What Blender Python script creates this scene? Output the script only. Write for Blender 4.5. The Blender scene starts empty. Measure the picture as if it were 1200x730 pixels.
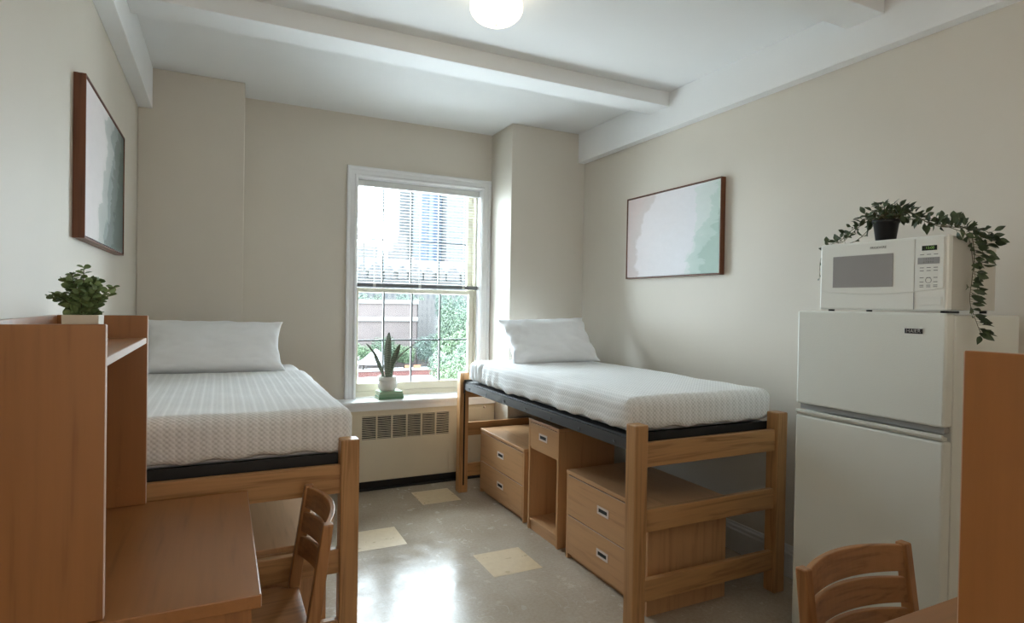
import bpy, bmesh, math, random
from mathutils import Vector, Matrix, noise
R_ = random.Random(7)
scene = bpy.context.scene
C = scene.collection
PI = math.pi

# ------------------------------------------------------------------ camera
H = 1.5
F_PX = 697.1
yaw, pit, rol = [math.radians(v) for v in (26.06, -0.635, 0.986)]
fw = Vector((math.sin(yaw)*math.cos(pit), math.cos(yaw)*math.cos(pit), math.sin(pit)))
rt = fw.cross(Vector((0, 0, 1))).normalized(); up = rt.cross(fw)
cr, sr = math.cos(rol), math.sin(rol)
rt, up = rt*cr + up*sr, up*cr - rt*sr
cam_d = bpy.data.cameras.new('camera'); cam = bpy.data.objects.new('camera', cam_d); C.objects.link(cam)
cam_d.sensor_width = 36; cam_d.sensor_fit = 'HORIZONTAL'; cam_d.lens = F_PX*36/1200
cam_d.clip_start = 0.02; cam_d.clip_end = 2000
M = Matrix((rt, up, -fw)).transposed().to_4x4(); M.translation = (0, 0, H)
cam.matrix_world = M
scene.camera = cam

# ------------------------------------------------------------------ light
SKY = 16.0
LAMP = 1.5
REAR_FILL = 2.0
FLOOR_FILL = 6.8
EXT = .20          # darkens outdoor base colours so the bright sky does not wash them out
w = bpy.data.worlds.new('sky'); scene.world = w; w.use_nodes = True
nt = w.node_tree; bg = nt.nodes['Background']
bg.inputs['Color'].default_value = (0.80, 0.905, 1.0, 1); bg.inputs['Strength'].default_value = SKY
pd = bpy.data.lights.new('window_portal', 'AREA'); pd.shape = 'RECTANGLE'; pd.size = 1.15; pd.size_y = 1.85
pd.cycles.is_portal = True
po = bpy.data.objects.new('window_portal', pd); C.objects.link(po)
po.location = (1.53, 5.12, 1.62); po.rotation_euler = (-PI/2, 0, 0)
scene.view_settings.view_transform = 'Standard'; scene.view_settings.look = 'None'
scene.view_settings.gamma = 1; scene.view_settings.use_curve_mapping = False
scene.view_settings.exposure = 0.98

# ------------------------------------------------------------------ materials
def s2l(c):
    return tuple((v/255/12.92 if v/255 <= .04045 else ((v/255+.055)/1.055)**2.4) for v in c) + (1,)
class NT:
    def __init__(s, name):
        s.m = bpy.data.materials.new(name); s.m.use_nodes = True
        s.t = s.m.node_tree; s.b = s.t.nodes['Principled BSDF']
    def n(s, typ, **k):
        x = s.t.nodes.new(typ)
        for a, v in k.items(): setattr(x, a, v)
        return x
    def l(s, a, b): s.t.links.new(a, b)
    def coord(s, scale=(1, 1, 1), kind='Object', rot=(0, 0, 0)):
        tc = s.n('ShaderNodeTexCoord'); mp = s.n('ShaderNodeMapping')
        mp.inputs['Scale'].default_value = scale; mp.inputs['Rotation'].default_value = rot
        s.l(tc.outputs[kind], mp.inputs['Vector']); return mp.outputs['Vector']
    def noise(s, vec, scale, detail=4, rough=.5, dist=0):
        x = s.n('ShaderNodeTexNoise'); x.inputs['Scale'].default_value = scale
        x.inputs['Detail'].default_value = detail; x.inputs['Roughness'].default_value = rough
        x.inputs['Distortion'].default_value = dist
        s.l(vec, x.inputs['Vector']); return x.outputs['Fac']
    def ramp(s, fac, stops):
        x = s.n('ShaderNodeValToRGB'); e = x.color_ramp.elements
        while len(e) < len(stops): e.new(.5)
        for el, (p, c) in zip(e, stops): el.position = p; el.color = c
        s.l(fac, x.inputs['Fac']); return x.outputs['Color']
    def mix(s, fac, a, b, mode='MIX'):
        x = s.n('ShaderNodeMix', data_type='RGBA', blend_type=mode)
        for sock, v in ((x.inputs[0], fac), (x.inputs[6], a), (x.inputs[7], b)):
            if isinstance(v, (float, int, tuple)): sock.default_value = v
            else: s.l(v, sock)
        return x.outputs[2]
    def math(s, op, a, b=None, c=None):
        x = s.n('ShaderNodeMath', operation=op)
        for i, v in enumerate((a, b, c)):
            if v is None: continue
            if isinstance(v, (float, int)): x.inputs[i].default_value = v
            else: s.l(v, x.inputs[i])
        return x.outputs[0]
    def bump(s, h, strength=.2, dist=.001):
        x = s.n('ShaderNodeBump'); x.inputs['Strength'].default_value = strength
        x.inputs['Distance'].default_value = dist
        s.l(h, x.inputs['Height']); s.l(x.outputs['Normal'], s.b.inputs['Normal'])
    def base(s, c):
        if isinstance(c, tuple): s.b.inputs['Base Color'].default_value = c
        else: s.l(c, s.b.inputs['Base Color'])
    def rough(s, v):
        if isinstance(v, float): s.b.inputs['Roughness'].default_value = v
        else: s.l(v, s.b.inputs['Roughness'])

def paint(name, rgb, rough=.6, bump=.15, scale=60, var=.04, metal=0.0):
    t = NT(name); v = t.coord()
    c = s2l(rgb); d = tuple(x*(1-var*2) for x in c[:3]) + (1,)
    t.base(t.ramp(t.noise(v, 2.5, 5), [(.3, d), (.7, c)])); t.rough(rough)
    t.b.inputs['Metallic'].default_value = metal
    if bump: t.bump(t.noise(v, scale, 3), bump, .002)
    return t.m

def wood(name, rgb, axis, contrast=.22, fine=1.0, rough=.38, figure=.5):
    """grain runs along `axis`"""
    t = NT(name)
    sc = [9.0*fine]*3; sc[axis] = .55*fine
    v = t.coord(tuple(sc))
    sc2 = [70.0]*3; sc2[axis] = 3.0
    v2 = t.coord(tuple(sc2))
    c = s2l(rgb)
    dk = tuple(a*b for a, b in zip(c[:3], (1-contrast*1.3, 1-contrast*1.6, 1-contrast*1.9))) + (1,)
    lt = tuple(min(1, a*(1+contrast*.45)) for a in c[:3]) + (1,)
    n1 = t.noise(v, 1.6, 3, .55, .9*figure)
    wv = t.n('ShaderNodeMath', operation='SINE')
    t.l(t.math('MULTIPLY', n1, 34.0*figure+6), wv.inputs[0])
    band = t.math('MULTIPLY_ADD', wv.outputs[0], .5, .5)
    n2 = t.noise(v2, 1.0, 4, .6)
    f = t.math('ADD', t.math('MULTIPLY', band, .42), t.math('MULTIPLY', n2, .75))
    t.base(t.ramp(f, [(.22, dk), (.5, c), (.85, lt)])); t.rough(rough)
    t.bump(n2, .12, .0006)
    return t.m

WALL = paint('wall_paint', (220, 212, 199), .55, .12, 45, .015)
CEIL = paint('ceiling_paint', (241, 241, 240), .7, .2, 30, .012)
TRIMW = paint('white_gloss_trim', (240, 240, 240), .35, .05, 30, .02)
CREAM = paint('cream_enamel', (226, 214, 190), .35, .06, 40, .03)
SASH = paint('cream_sash_paint', (222, 216, 196), .4, .05, 40, .04)
GREYM = paint('grey_muntin_paint', (78, 80, 80), .5, 0)
DARK = paint('painted_recess_shade', (22, 20, 18), .7, 0)
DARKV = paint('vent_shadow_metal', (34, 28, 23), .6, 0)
BLACK = paint('black_kick_rubber', (24, 23, 24), .5, 0)
STEEL = paint('dark_grey_steel', (66, 62, 60), .45, .05, 40, .08, .2)
BOLT = paint('bolt_steel', (120, 120, 122), .35, 0, metal=.9)
NICKEL = paint('brushed_nickel', (238, 224, 216), .4, 0, metal=0.0)
LINEN = paint('white_cotton', (250, 251, 253), .85, .25, 400, .01)
FRIDGE = paint('fridge_enamel', (228, 230, 222), .32, .25, 220, .01)
MWAVE = paint('microwave_plastic', (234, 235, 228), .35, .04, 100, .01)
MWSIDE = paint('microwave_side_metal', (200, 198, 188), .4, .04, 100, .01)
MWWIN = paint('microwave_window_mesh', (158, 155, 153), .3, .3, 900, .05)
GREYPAD = paint('grey_keypad', (160, 160, 158), .5, 0)
INK = paint('grey_print_ink', (120, 120, 116), .6, 0)
DISP = paint('display_black_green', (22, 34, 16), .2, 0)
CHROME = paint('badge_chrome', (190, 190, 190), .25, 0, metal=.8)
BADGE = paint('badge_black', (26, 20, 20), .3, 0)
POTW = paint('white_ceramic', (226, 222, 214), .5, .1, 50, .03)
POTC = paint('cream_box_pot', (224, 214, 196), .6, .1, 50, .03)
POTB = paint('black_plastic_pot', (34, 34, 36), .4, 0)
SOIL = paint('dark_soil', (48, 36, 26), .9, .6, 90, .2)
PAGES = paint('book_pages', (226, 220, 200), .8, .4, 300, .05)
SLAT = paint('blind_slat_white', (222, 222, 218), .4, 0)
BLINDG = paint('blind_rail_grey', (112, 114, 118), .4, 0)
EDGE = paint('pale_edge_band', (222, 198, 182), .32, 0)

OAK = [wood('oak_grain_%s' % a, (186, 140, 92), i, .3, 1.0, .36, .7) for i, a in enumerate(('across', 'deep', 'upright'))]
def coat(m, v):
    m.node_tree.nodes['Principled BSDF'].inputs['Coat Weight'].default_value = v; m.node_tree.nodes['Principled BSDF'].inputs['Coat Roughness'].default_value = .45; return m
LAM = [wood('cherry_laminate_%s' % a, (154, 101, 52), i, .2, 1.6, .33, .25) for i, a in enumerate(('across', 'deep', 'upright'))]
for m_ in LAM: coat(m_, .4)
BEE = [wood('beech_laminate_%s' % a, (200, 154, 110), i, .14, 1.4, .36, .3) for i, a in enumerate(('across', 'deep', 'upright'))]
CHW = [wood('chair_oak_%s' % a, (168, 118, 72), i, .26, 1.2, .36, .5) for i, a in enumerate(('across', 'deep', 'upright'))]
FRAMEW = wood('walnut_frame', (112, 66, 40), 2, .3, 1.5, .45, .4)

def m_leaf(name, a, b, rough=.5):
    t = NT(name); v = t.coord()
    t.base(t.ramp(t.noise(v, 18, 3), [(.3, s2l(a)), (.7, s2l(b))])); t.rough(rough)
    return t.m
IVY = m_leaf('vine_leaf', (36, 50, 32), (84, 102, 68))
EUC = m_leaf('eucalyptus_leaf', (74, 100, 58), (140, 162, 108))
STEM = m_leaf('stem_brown', (70, 66, 40), (96, 92, 58))
def m_snake():
    t = NT('snake_plant_leaf'); v = t.coord((1, 1, 1))
    wv = t.n('ShaderNodeTexWave'); wv.bands_direction = 'Z'; wv.inputs['Scale'].default_value = 22
    wv.inputs['Distortion'].default_value = 7; wv.inputs['Detail'].default_value = 3
    t.l(v, wv.inputs['Vector'])
    t.base(t.ramp(wv.outputs['Fac'], [(.2, s2l((58, 70, 58))), (.8, s2l((122, 130, 110)))])); t.rough(.4)
    return t.m
SNAKE = m_snake()
GBOOK = [paint('green_book_cloth_%s' % n, c, .7, .3, 300, .05) for n, c in (('sage', (158, 180, 152)), ('moss', (134, 164, 134)), ('deep', (112, 150, 118)))]

def m_floor():
    t = NT('polished_floor_tile')
    v = t.coord((1, 1, 1))
    n1 = t.noise(v, 1.6, 6, .6); n2 = t.noise(v, 60, 4, .7)
    base = t.ramp(t.math('ADD', t.math('MULTIPLY', n1, .6), t.math('MULTIPLY', n2, .4)),
                  [(.34, s2l((160, 145, 127))), (.52, s2l((179, 165, 147))), (.68, s2l((195, 183, 167)))])
    # faint joints of the 12 inch tiles
    br = t.n('ShaderNodeTexBrick'); br.offset = 0; br.inputs['Scale'].default_value = 1
    br.inputs['Brick Width'].default_value = .305; br.inputs['Row Height'].default_value = .318
    br.inputs['Mortar Size'].default_value = .0012; br.inputs['Mortar Smooth'].default_value = .3
    tc = t.n('ShaderNodeTexCoord'); mp = t.n('ShaderNodeMapping'); mp.inputs['Location'].default_value = (-.147, -.09, 0)
    t.l(tc.outputs['Object'], mp.inputs['Vector']); t.l(mp.outputs['Vector'], br.inputs['Vector'])
    joint = t.math('MULTIPLY', br.outputs['Fac'], .16)
    base = t.mix(joint, base, s2l((86, 78, 68)))
    # scuffs and scratches: thin pale lines with a shape of their own
    vd = t.coord((1, 1, 1), rot=(0, 0, .6))
    ns = t.n('ShaderNodeTexNoise'); ns.inputs['Scale'].default_value = 2.1; ns.inputs['Detail'].default_value = 3
    ns.inputs['Roughness'].default_value = .62; ns.inputs['Distortion'].default_value = 1.2
    t.l(vd, ns.inputs['Vector'])
    d = t.math('ABSOLUTE', t.math('SUBTRACT', ns.outputs['Fac'], .5))
    line = t.math('LESS_THAN', d, .0016)
    patch = t.math('GREATER_THAN', t.noise(v, 1.7, 2), .52)
    sc = t.math('MULTIPLY', t.math('MULTIPLY', line, patch), .30)
    base = t.mix(sc, base, s2l((205, 200, 192)))
    t.base(base)
    rr = t.math('MULTIPLY_ADD', t.noise(v, 9, 6, .65), .5, -.04)
    t.rough(t.math('ADD', rr, t.math('MULTIPLY', sc, .3)))
    t.b.inputs['Specular IOR Level'].default_value = .2
    t.bump(t.math('ADD', t.noise(v, 7, 5, .6), t.math('MULTIPLY', t.noise(v, 38, 4, .6), .5)), .22, .004)
    return t.m
FLOOR = m_floor()
def m_ytile():
    t = NT('pale_yellow_tile'); v = t.coord()
    t.base(t.ramp(t.noise(v, 30, 6, .6), [(.3, s2l((208, 184, 148))), (.7, s2l((219, 197, 162)))]))
    t.rough(t.math('MULTIPLY_ADD', t.noise(v, 12, 4), .15, .22)); t.bump(t.noise(v, 7, 5), .05, .002)
    return t.m
YTILE = m_ytile()

def m_waffle():
    t = NT('waffle_weave_cotton')
    tc = t.n('ShaderNodeTexCoord'); sx = t.n('ShaderNodeSeparateXYZ'); t.l(tc.outputs['UV'], sx.inputs[0])
    k = 2*PI/.040
    a = t.math('COSINE', t.math('MULTIPLY', sx.outputs['X'], k))
    b = t.math('COSINE', t.math('MULTIPLY', sx.outputs['Y'], k))
    a2 = t.math('COSINE', t.math('MULTIPLY', sx.outputs['X'], 2*k))
    b2 = t.math('COSINE', t.math('MULTIPLY', sx.outputs['Y'], 2*k))
    h = t.math('ADD', t.math('MULTIPLY', t.math('MULTIPLY', a2, b2), .34), t.math('ADD', t.math('MULTIPLY', a, .14), t.math('MULTIPLY', t.math('ADD', a2, b2), .08)))
    h = t.math('ADD', t.math('MULTIPLY', h, .9), .5)
    t.base(t.ramp(h, [(.15, s2l((224, 224, 223))), (.6, s2l((250, 250, 250)))])); t.rough(.9)
    t.bump(h, .5, .005)
    t.b.inputs['Sheen Weight'].default_value = .1
    return t.m
WAFFLE = m_waffle()

def m_art(name, mirror):
    t = NT(name)
    tc = t.n('ShaderNodeTexCoord'); sx = t.n('ShaderNodeSeparateXYZ'); t.l(tc.outputs['UV'], sx.inputs[0])
    mp = t.n('ShaderNodeMapping'); mp.inputs['Location'].default_value = (3.1*mirror, 1.7, 0); mp.inputs['Scale'].default_value = (1.0, 1.25, 1)
    t.l(tc.outputs['UV'], mp.inputs['Vector'])
    u, vv = sx.outputs['X'], sx.outputs['Y']
    n1 = t.noise(mp.outputs['Vector'], 2.0, 4, .55, .6); n2 = t.noise(mp.outputs['Vector'], 3.3, 5, .6, 1.2)
    def edge(n_, amp, slope):
        return t.math('ADD', t.math('ADD', u, t.math('MULTIPLY', t.math('SUBTRACT', n_, .5), amp)), t.math('MULTIPLY', t.math('SUBTRACT', vv, .5), slope))
    q1, q2 = edge(n1, .55, -.22), edge(n2, .40, -.30)
    if mirror == 2: q1 = t.math('ADD', q1, .10); q2 = t.math('ADD', q2, .06)
    K = lambda c: s2l(c)
    if mirror == 1:
        c1 = t.ramp(q1, [(0, K((216, 198, 194))), (.15, K((212, 200, 197))), (.18, K((228, 220, 221))), (.70, K((226, 224, 228))), (.745, K((226, 225, 228))),
                         (.757, K((216, 222, 220))), (.90, K((212, 221, 217)))])
        c2 = t.ramp(q2, [(0, K((255, 255, 255))), (.82, K((255, 255, 255))), (.835, K((236, 245, 241))), (.95, K((228, 240, 235))), (.965, K((208, 226, 218)))])
    else:
        c1 = t.ramp(q1, [(0, K((232, 222, 222))), (.44, K((224, 216, 214))), (.50, K((216, 210, 206))), (.512, K((188, 188, 183))), (.66, K((170, 172, 168))), (.675, K((140, 146, 142)))])
        c2 = t.ramp(q2, [(0, K((255, 255, 255))), (.70, K((255, 255, 255))), (.712, K((206, 210, 205))), (.86, K((190, 198, 190))), (.875, K((150, 164, 152)))])
    c = t.mix(1.0, c1, c2, 'MULTIPLY')
    f = t.noise(t.coord((1, 1, 1), 'UV'), 14, 5, .7)
    c = t.mix(.06, c, t.ramp(f, [(.3, s2l((150, 150, 150))), (.7, s2l((255, 255, 255)))]), 'MULTIPLY')
    t.base(c); t.rough(.6); t.bump(f, .1, .001)
    return t.m

def m_glass():
    m = bpy.data.materials.new('window_glass'); m.use_nodes = True; t = m.node_tree; t.nodes.clear()
    o = t.nodes.new('ShaderNodeOutputMaterial'); mx = t.nodes.new('ShaderNodeMixShader')
    tr = t.nodes.new('ShaderNodeBsdfTransparent'); gl = t.nodes.new('ShaderNodeBsdfGlossy')
    tr.inputs[0].default_value = (.96, .985, .98, 1); gl.inputs['Roughness'].default_value = .02
    fr = t.nodes.new('ShaderNodeFresnel'); fr.inputs[0].default_value = 1.25
    t.links.new(fr.outputs[0], mx.inputs[0]); t.links.new(tr.outputs[0], mx.inputs[1]); t.links.new(gl.outputs[0], mx.inputs[2])
    t.links.new(mx.outputs[0], o.inputs[0]); return m
GLASS = m_glass()
def m_emit(name, rgb, s):
    t = NT(name); t.base(rgb + (1,)); t.b.inputs['Emission Color'].default_value = rgb + (1,)
    t.b.inputs['Emission Strength'].default_value = s; t.rough(.2); return t.m
GLOBE = m_emit('lit_opal_glass', (1.0, .88, .66), LAMP)
FILL_GLOBE = m_emit('fill_opal_glass_rear', (1.0, .93, .82), REAR_FILL)
GREEND = m_emit('green_digits', (.22, .4, .10), .12)

# ------------------------------------------------------------------ mesh helpers
class MB:
    def __init__(s): s.bm = bmesh.new(); s.uv = None; s.mats = []
    def mi(s, m):
        if m not in s.mats: s.mats.append(m)
        return s.mats.index(m)
    def face(s, vs, m, smooth=False):
        try: f = s.bm.faces.new(vs)
        except ValueError: return None
        f.material_index = s.mi(m); f.smooth = smooth; return f
    def box(s, x0, x1, y0, y1, z0, z1, m):
        v = [s.bm.verts.new((x, y, z)) for z in (z0, z1) for y in (y0, y1) for x in (x0, x1)]
        for q in ((0, 2, 3, 1), (4, 5, 7, 6), (0, 1, 5, 4), (2, 6, 7, 3), (0, 4, 6, 2), (1, 3, 7, 5)):
            s.face([v[i] for i in q], m)
        return v
    def prism(s, pts, a0, a1, axis, m, smooth=False):
        """2D outline pts extruded along axis from a0 to a1 (other two axes in cyclic order)"""
        def P(p, a):
            if axis == 0: return (a, p[0], p[1])
            if axis == 1: return (p[0], a, p[1])
            return (p[0], p[1], a)
        A = [s.bm.verts.new(P(p, a0)) for p in pts]; B = [s.bm.verts.new(P(p, a1)) for p in pts]
        n = len(pts)
        s.face(A[::-1], m); s.face(B, m)
        for i in range(n): s.face([A[i], A[(i+1) % n], B[(i+1) % n], B[i]], m, smooth)
    def lathe(s, prof, m, c=(0, 0, 0), n=40, cap=True, smooth=True, flute=0, nf=24):
        rings = []
        for r, z in prof:
            ring = []
            for i in range(n):
                a = 2*PI*i/n; rr = r*(1+flute*math.cos(nf*a))
                ring.append(s.bm.verts.new((c[0]+rr*math.cos(a), c[1]+rr*math.sin(a), c[2]+z)))
            rings.append(ring)
        for a, b in zip(rings, rings[1:]):
            for i in range(n): s.face([a[i], a[(i+1) % n], b[(i+1) % n], b[i]], m, smooth)
        if cap:
            s.face(rings[0][::-1], m); s.face(rings[-1], m)
    def tube(s, pts, r, m, n=8, r1=None):
        pts = [Vector(p) for p in pts]; rings = []
        for i, p in enumerate(pts):
            d = (pts[min(i+1, len(pts)-1)]-pts[max(i-1, 0)]).normalized()
            a = d.cross(Vector((0, 0, 1)));
            if a.length < .05: a = d.cross(Vector((1, 0, 0)))
            a.normalize(); b = d.cross(a)
            rr = r if r1 is None else r+(r1-r)*i/(len(pts)-1)
            rings.append([s.bm.verts.new(p+(a*math.cos(2*PI*k/n)+b*math.sin(2*PI*k/n))*rr) for k in range(n)])
        for A, B in zip(rings, rings[1:]):
            for k in range(n): s.face([A[k], A[(k+1) % n], B[(k+1) % n], B[k]], m, True)
        s.face(rings[0][::-1], m); s.face(rings[-1], m)
    def build(s, name, parent=None, loc=None, bevel=0, seg=2, solid=0, recalc=True, sub=0):
        if recalc: bmesh.ops.recalc_face_normals(s.bm, faces=s.bm.faces)
        me = bpy.data.meshes.new(name); s.bm.to_mesh(me); s.bm.free()
        for m in s.mats: me.materials.append(m)
        o = bpy.data.objects.new(name, me); C.objects.link(o)
        if parent: o.parent = parent
        if loc: o.location = loc
        if solid:
            q = o.modifiers.new('thickness', 'SOLIDIFY'); q.thickness = solid; q.offset = -1
        if bevel:
            q = o.modifiers.new('bevel', 'BEVEL'); q.width = bevel; q.segments = seg; q.limit_method = 'ANGLE'; q.angle_limit = .7
        return o
def tag(o, label=None, cat=None, group=None, kind=None):
    if label: o['label'] = label
    if cat: o['category'] = cat
    if group: o['group'] = group
    if kind: o['kind'] = kind
    return o
def thing(name, label, cat, loc=(0, 0, 0), rz=0, group=None):
    o = bpy.data.objects.new(name, None); C.objects.link(o); o.location = loc; o.rotation_euler.z = rz
    o.empty_display_size = .1
    return tag(o, label, cat, group)
def boxobj(name, x0, x1, y0, y1, z0, z1, m, parent=None, bevel=.002, seg=2):
    b = MB(); b.box(x0, x1, y0, y1, z0, z1, m); return b.build(name, parent, bevel=bevel, seg=seg)

def rbox(cx, cy, z0, lx, ly, lz, r, m, step=.03, skip=(), disp=None, uv=False, mb=None):
    """rounded box made of gridded faces; skip contains face names"""
    mb = mb or MB(); bm = mb.bm
    uvl = bm.loops.layers.uv.verify()
    nx, ny, nz = max(2, round(lx/step)), max(2, round(ly/step)), max(2, round(lz/step))
    hx, hy, hz = lx/2, ly/2, lz/2
    cen = Vector((cx, cy, z0+hz)); cache = {}
    def vert(i, j, k):
        key = (i, j, k)
        if key in cache: return cache[key]
        p = Vector((-hx+lx*i/nx, -hy+ly*j/ny, -hz+lz*k/nz))
        c = Vector((max(-hx+r, min(hx-r, p.x)), max(-hy+r, min(hy-r, p.y)), max(-hz+r, min(hz-r, p.z))))
        d = p-c
        nrm = d.normalized() if d.length > 1e-6 else Vector((0, 0, 1))
        q = c+nrm*r if d.length > 1e-6 else p
        q = q+cen
        if disp: q = disp(q, nrm)
        cache[key] = bm.verts.new(q); return cache[key]
    faces = {'top': [(a, b, nz) for a in range(nx) for b in range(ny)], 'bottom': [(a, b, 0) for a in range(nx) for b in range(ny)],
             'near': [(a, 0, b) for a in range(nx) for b in range(nz)], 'far': [(a, ny, b) for a in range(nx) for b in range(nz)],
             'left': [(0, a, b) for a in range(ny) for b in range(nz)], 'right': [(nx, a, b) for a in range(ny) for b in range(nz)]}
    for nm, cells in faces.items():
        if nm in skip: continue
        for (a, b, c) in cells:
            if nm in ('top', 'bottom'): ks = [(a, b, c), (a+1, b, c), (a+1, b+1, c), (a, b+1, c)]
            elif nm in ('near', 'far'): ks = [(a, b, c), (a+1, b, c), (a+1, b, c+1), (a, b, c+1)]
            else: ks = [(a, b, c), (a, b+1, c), (a, b+1, c+1), (a, b, c+1)]
            f = mb.face([vert(*k) for k in ks], m, True)
            if f and uv:
                for lp, k in zip(f.loops, ks):
                    X, Y, Z = lx*k[0]/nx, ly*k[1]/ny, lz*k[2]/nz
                    if nm == 'top': t = (X, Y)
                    elif nm in ('near', 'far'): t = (X, -(lz-Z))
                    elif nm == 'left': t = (-(lz-Z), Y)
                    else: t = (X+lz-Z, Y)
                    lp[uvl].uv = t
    return mb

# ------------------------------------------------------------------ room shell
XL, XR, YW, YB, ZC = -.5, 2.884, 4.9, -1.7, 3.015
YC, YC2 = 4.567, 4.478
WX0, WX1, WZ0, WZ1 = .985, 2.075, .70, 2.515
b = MB(); b.box(XL-.2, XR+.2, YB-.2, YW+.25, -.15, 0, FLOOR); tag(b.build('floor'), kind='structure')
b = MB(); b.box(XL-.2, XR+.2, YB-.2, YW+.25, ZC, ZC+.15, CEIL); tag(b.build('ceiling'), kind='structure')
b = MB(); b.box(XL-.2, XL, YB, YW, 0, ZC, WALL); tag(b.build('wall_left'), kind='structure')
b = MB(); b.box(XR, XR+.2, YB, YW, 0, ZC, WALL); tag(b.build('wall_right'), kind='structure')
b = MB(); b.box(XL-.2, XR+.2, YB-.2, YB, 0, ZC, WALL); tag(b.build('wall_back'), kind='structure')
b = MB()
b.box(XL-.2, WX0, YW, YW+.25, 0, ZC, WALL); b.box(WX1, XR+.2, YW, YW+.25, 0, ZC, WALL)
b.box(WX0, WX1, YW, YW+.25, 0, WZ0, WALL); b.box(WX0, WX1, YW, YW+.25, WZ1, ZC, WALL)
tag(b.build('wall_front'), kind='structure')
b = MB(); b.box(XL, .135, YC, YW, 0, ZC, WALL); tag(b.build('trim_7', bevel=.006, seg=3), kind='structure')      # boxed-out column, left
b = MB(); b.box(2.166, XR, YC2, YW, 0, ZC, WALL); tag(b.build('trim_8', bevel=.006, seg=3), kind='structure')    # boxed-out column, right
# ceiling beams
b = MB(); b.box(XL, -.419, YB, YC, 2.747, ZC, CEIL); tag(b.build('trim_1', bevel=.003), kind='structure')
b = MB(); b.box(2.814, XR, YB, YC2, 2.759, ZC, CEIL); tag(b.build('trim_2', bevel=.003), kind='structure')
b = MB(); b.box(-.419, 2.814, 3.297, 3.503, 2.914, ZC, CEIL); tag(b.build('trim_3', bevel=.003), kind='structure')
b = MB(); b.box(-.419, 2.814, 1.785, 1.971, 2.914, ZC, CEIL); tag(b.build('trim_4', bevel=.003), kind='structure')
# baseboards
def baseboard(name, x0, x1, y0, y1, axis, side):
    b = MB(); t = .014
    prof = [(0, 0), (t, 0), (t, .13), (t*.75, .14), (t*.75, .155), (t*.35, .165), (t*.3, .178), (0, .178)]
    if axis == 'y':
        b.prism([((x0+side*p[0]), p[1]) for p in prof], y0, y1, 1, TRIMW)
    else:
        b.prism([((y0+side*p[0]), p[1]) for p in prof], x0, x1, 0, TRIMW)
    return tag(b.build(name), kind='structure')
baseboard('baseboard_right', XR, XR, YB, YC2, 'y', -1)
baseboard('baseboard_left', XL, XL, YB, YC, 'y', 1)
baseboard('baseboard_front', 2.18, XR-.014, YC2, YC2, 'x', -1)
# pale yellow accent tiles set in the floor
for i, (x0, y0) in enumerate(((1.366, 4.243), (.755, 3.59), (1.366, 2.955), (2.0, 1.42), (.14, 4.22), (.45, .8))):
    b = MB(); b.box(x0, x0+.303, y0, y0+.315, -.004, .0006, YTILE)
    tag(b.build('floor_accent_%d' % (i+1)), kind='structure')

# ------------------------------------------------------------------ window
def casing():
    b = MB(); W = .086
    prof = [(0, 0), (0, .014), (.008, .022), (.018, .022), (.026, .012), (.060, .012), (.064, .020), (.078, .024), (W, .022), (W, 0)]
    # mitred frame: outline offsets outward from the opening
    def ring(o, d): return [(WX0-o, WZ0+.015, d), (WX0-o, WZ1+o, d), (WX1+o, WZ1+o, d), (WX1+o, WZ0+.015, d)]
    rings = [[b.bm.verts.new((p[0], YW-p[2]-.0005, p[1])) for p in ring(o, d)] for o, d in prof]
    for A, B in zip(rings, rings[1:]):
        for k in range(3): b.face([A[k], A[k+1], B[k+1], B[k]], TRIMW)
    for k in (0, 3): b.face([r[k] for r in rings], TRIMW)
    # jamb linings
    b.box(WX0, WX0+.006, YW, 5.16, WZ0, WZ1, TRIMW); b.box(WX1-.006, WX1, YW, 5.16, WZ0, WZ1, TRIMW)
    b.box(WX0, WX1, YW, 5.16, WZ1-.006, WZ1, TRIMW)
    return b
tag(casing().build('trim_5'), kind='structure')
win = MB(); win.box(WX0+.006, WX1-.006, 4.985, 5.13, WZ0+.015, .756, SASH)
win.box(WX0+.006, WX0+.022, 4.975, 5.12, .756, WZ1-.006, SASH); win.box(WX1-.022, WX1-.006, 4.975, 5.12, .756, WZ1-.006, SASH)
window = tag(win.build('window_1', bevel=.002), kind='structure')
gx = (1.022, 1.237, 1.482, 1.738, 2.005)
def sash(name, y0, y1, z0, z1, g0, g1, zm, skipcol):
    b = MB()
    b.box(WX0+.022, gx[0], y0, y1, z0, z1, SASH); b.box(gx[-1], WX1-.022, y0, y1, z0, z1, SASH)
    b.box(gx[0], gx[-1], y0, y1, z0, g0, SASH); b.box(gx[0], gx[-1], y0, y1, g1, z1, SASH)
    s = b.build(name, window, bevel=.003)
    b = MB(); ym = (y0+y1)/2
    for x in gx[1:-1]: b.box(x-.006, x+.006, ym-.010, ym+.010, g0, g1, GREYM)
    for i in range(4):
        if i == skipcol: continue
        b.box(gx[i]+(.006 if i else 0), gx[i+1]-(.006 if i < 3 else 0), ym-.009, ym+.009, zm-.006, zm+.006, GREYM)
    b.build('muntin_grid', s)
    b = MB(); b.box(gx[0]-.004, gx[-1]+.004, ym-.0015, ym+.0015, g0-.004, g1+.004, GLASS); b.build('pane', s)
    return s
sash('lower_sash', 4.99, 5.03, .757, 1.622, .822, 1.585, 1.181, None)
sash('upper_sash', 5.045, 5.085, 1.585, WZ1-.008, 1.622, 2.47, 2.035, 1)
lk = MB(); lk.box(1.50, 1.56, 4.975, 4.99, 1.60, 1.615, SASH); lk.build('sash_lock', window, bevel=.003)
# sill
b = MB(); b.prism([(4.70, .688), (4.70, .708), (4.707, .715), (4.984, .715), (4.984, .69), (4.90, .688)], .83, 2.160, 0, TRIMW)
b.prism([(4.712, .640), (4.712, .687), (4.899, .687), (4.899, .640)], .85, 2.160, 0, TRIMW)
tag(b.build('trim_6', bevel=.002), kind='structure')

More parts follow.
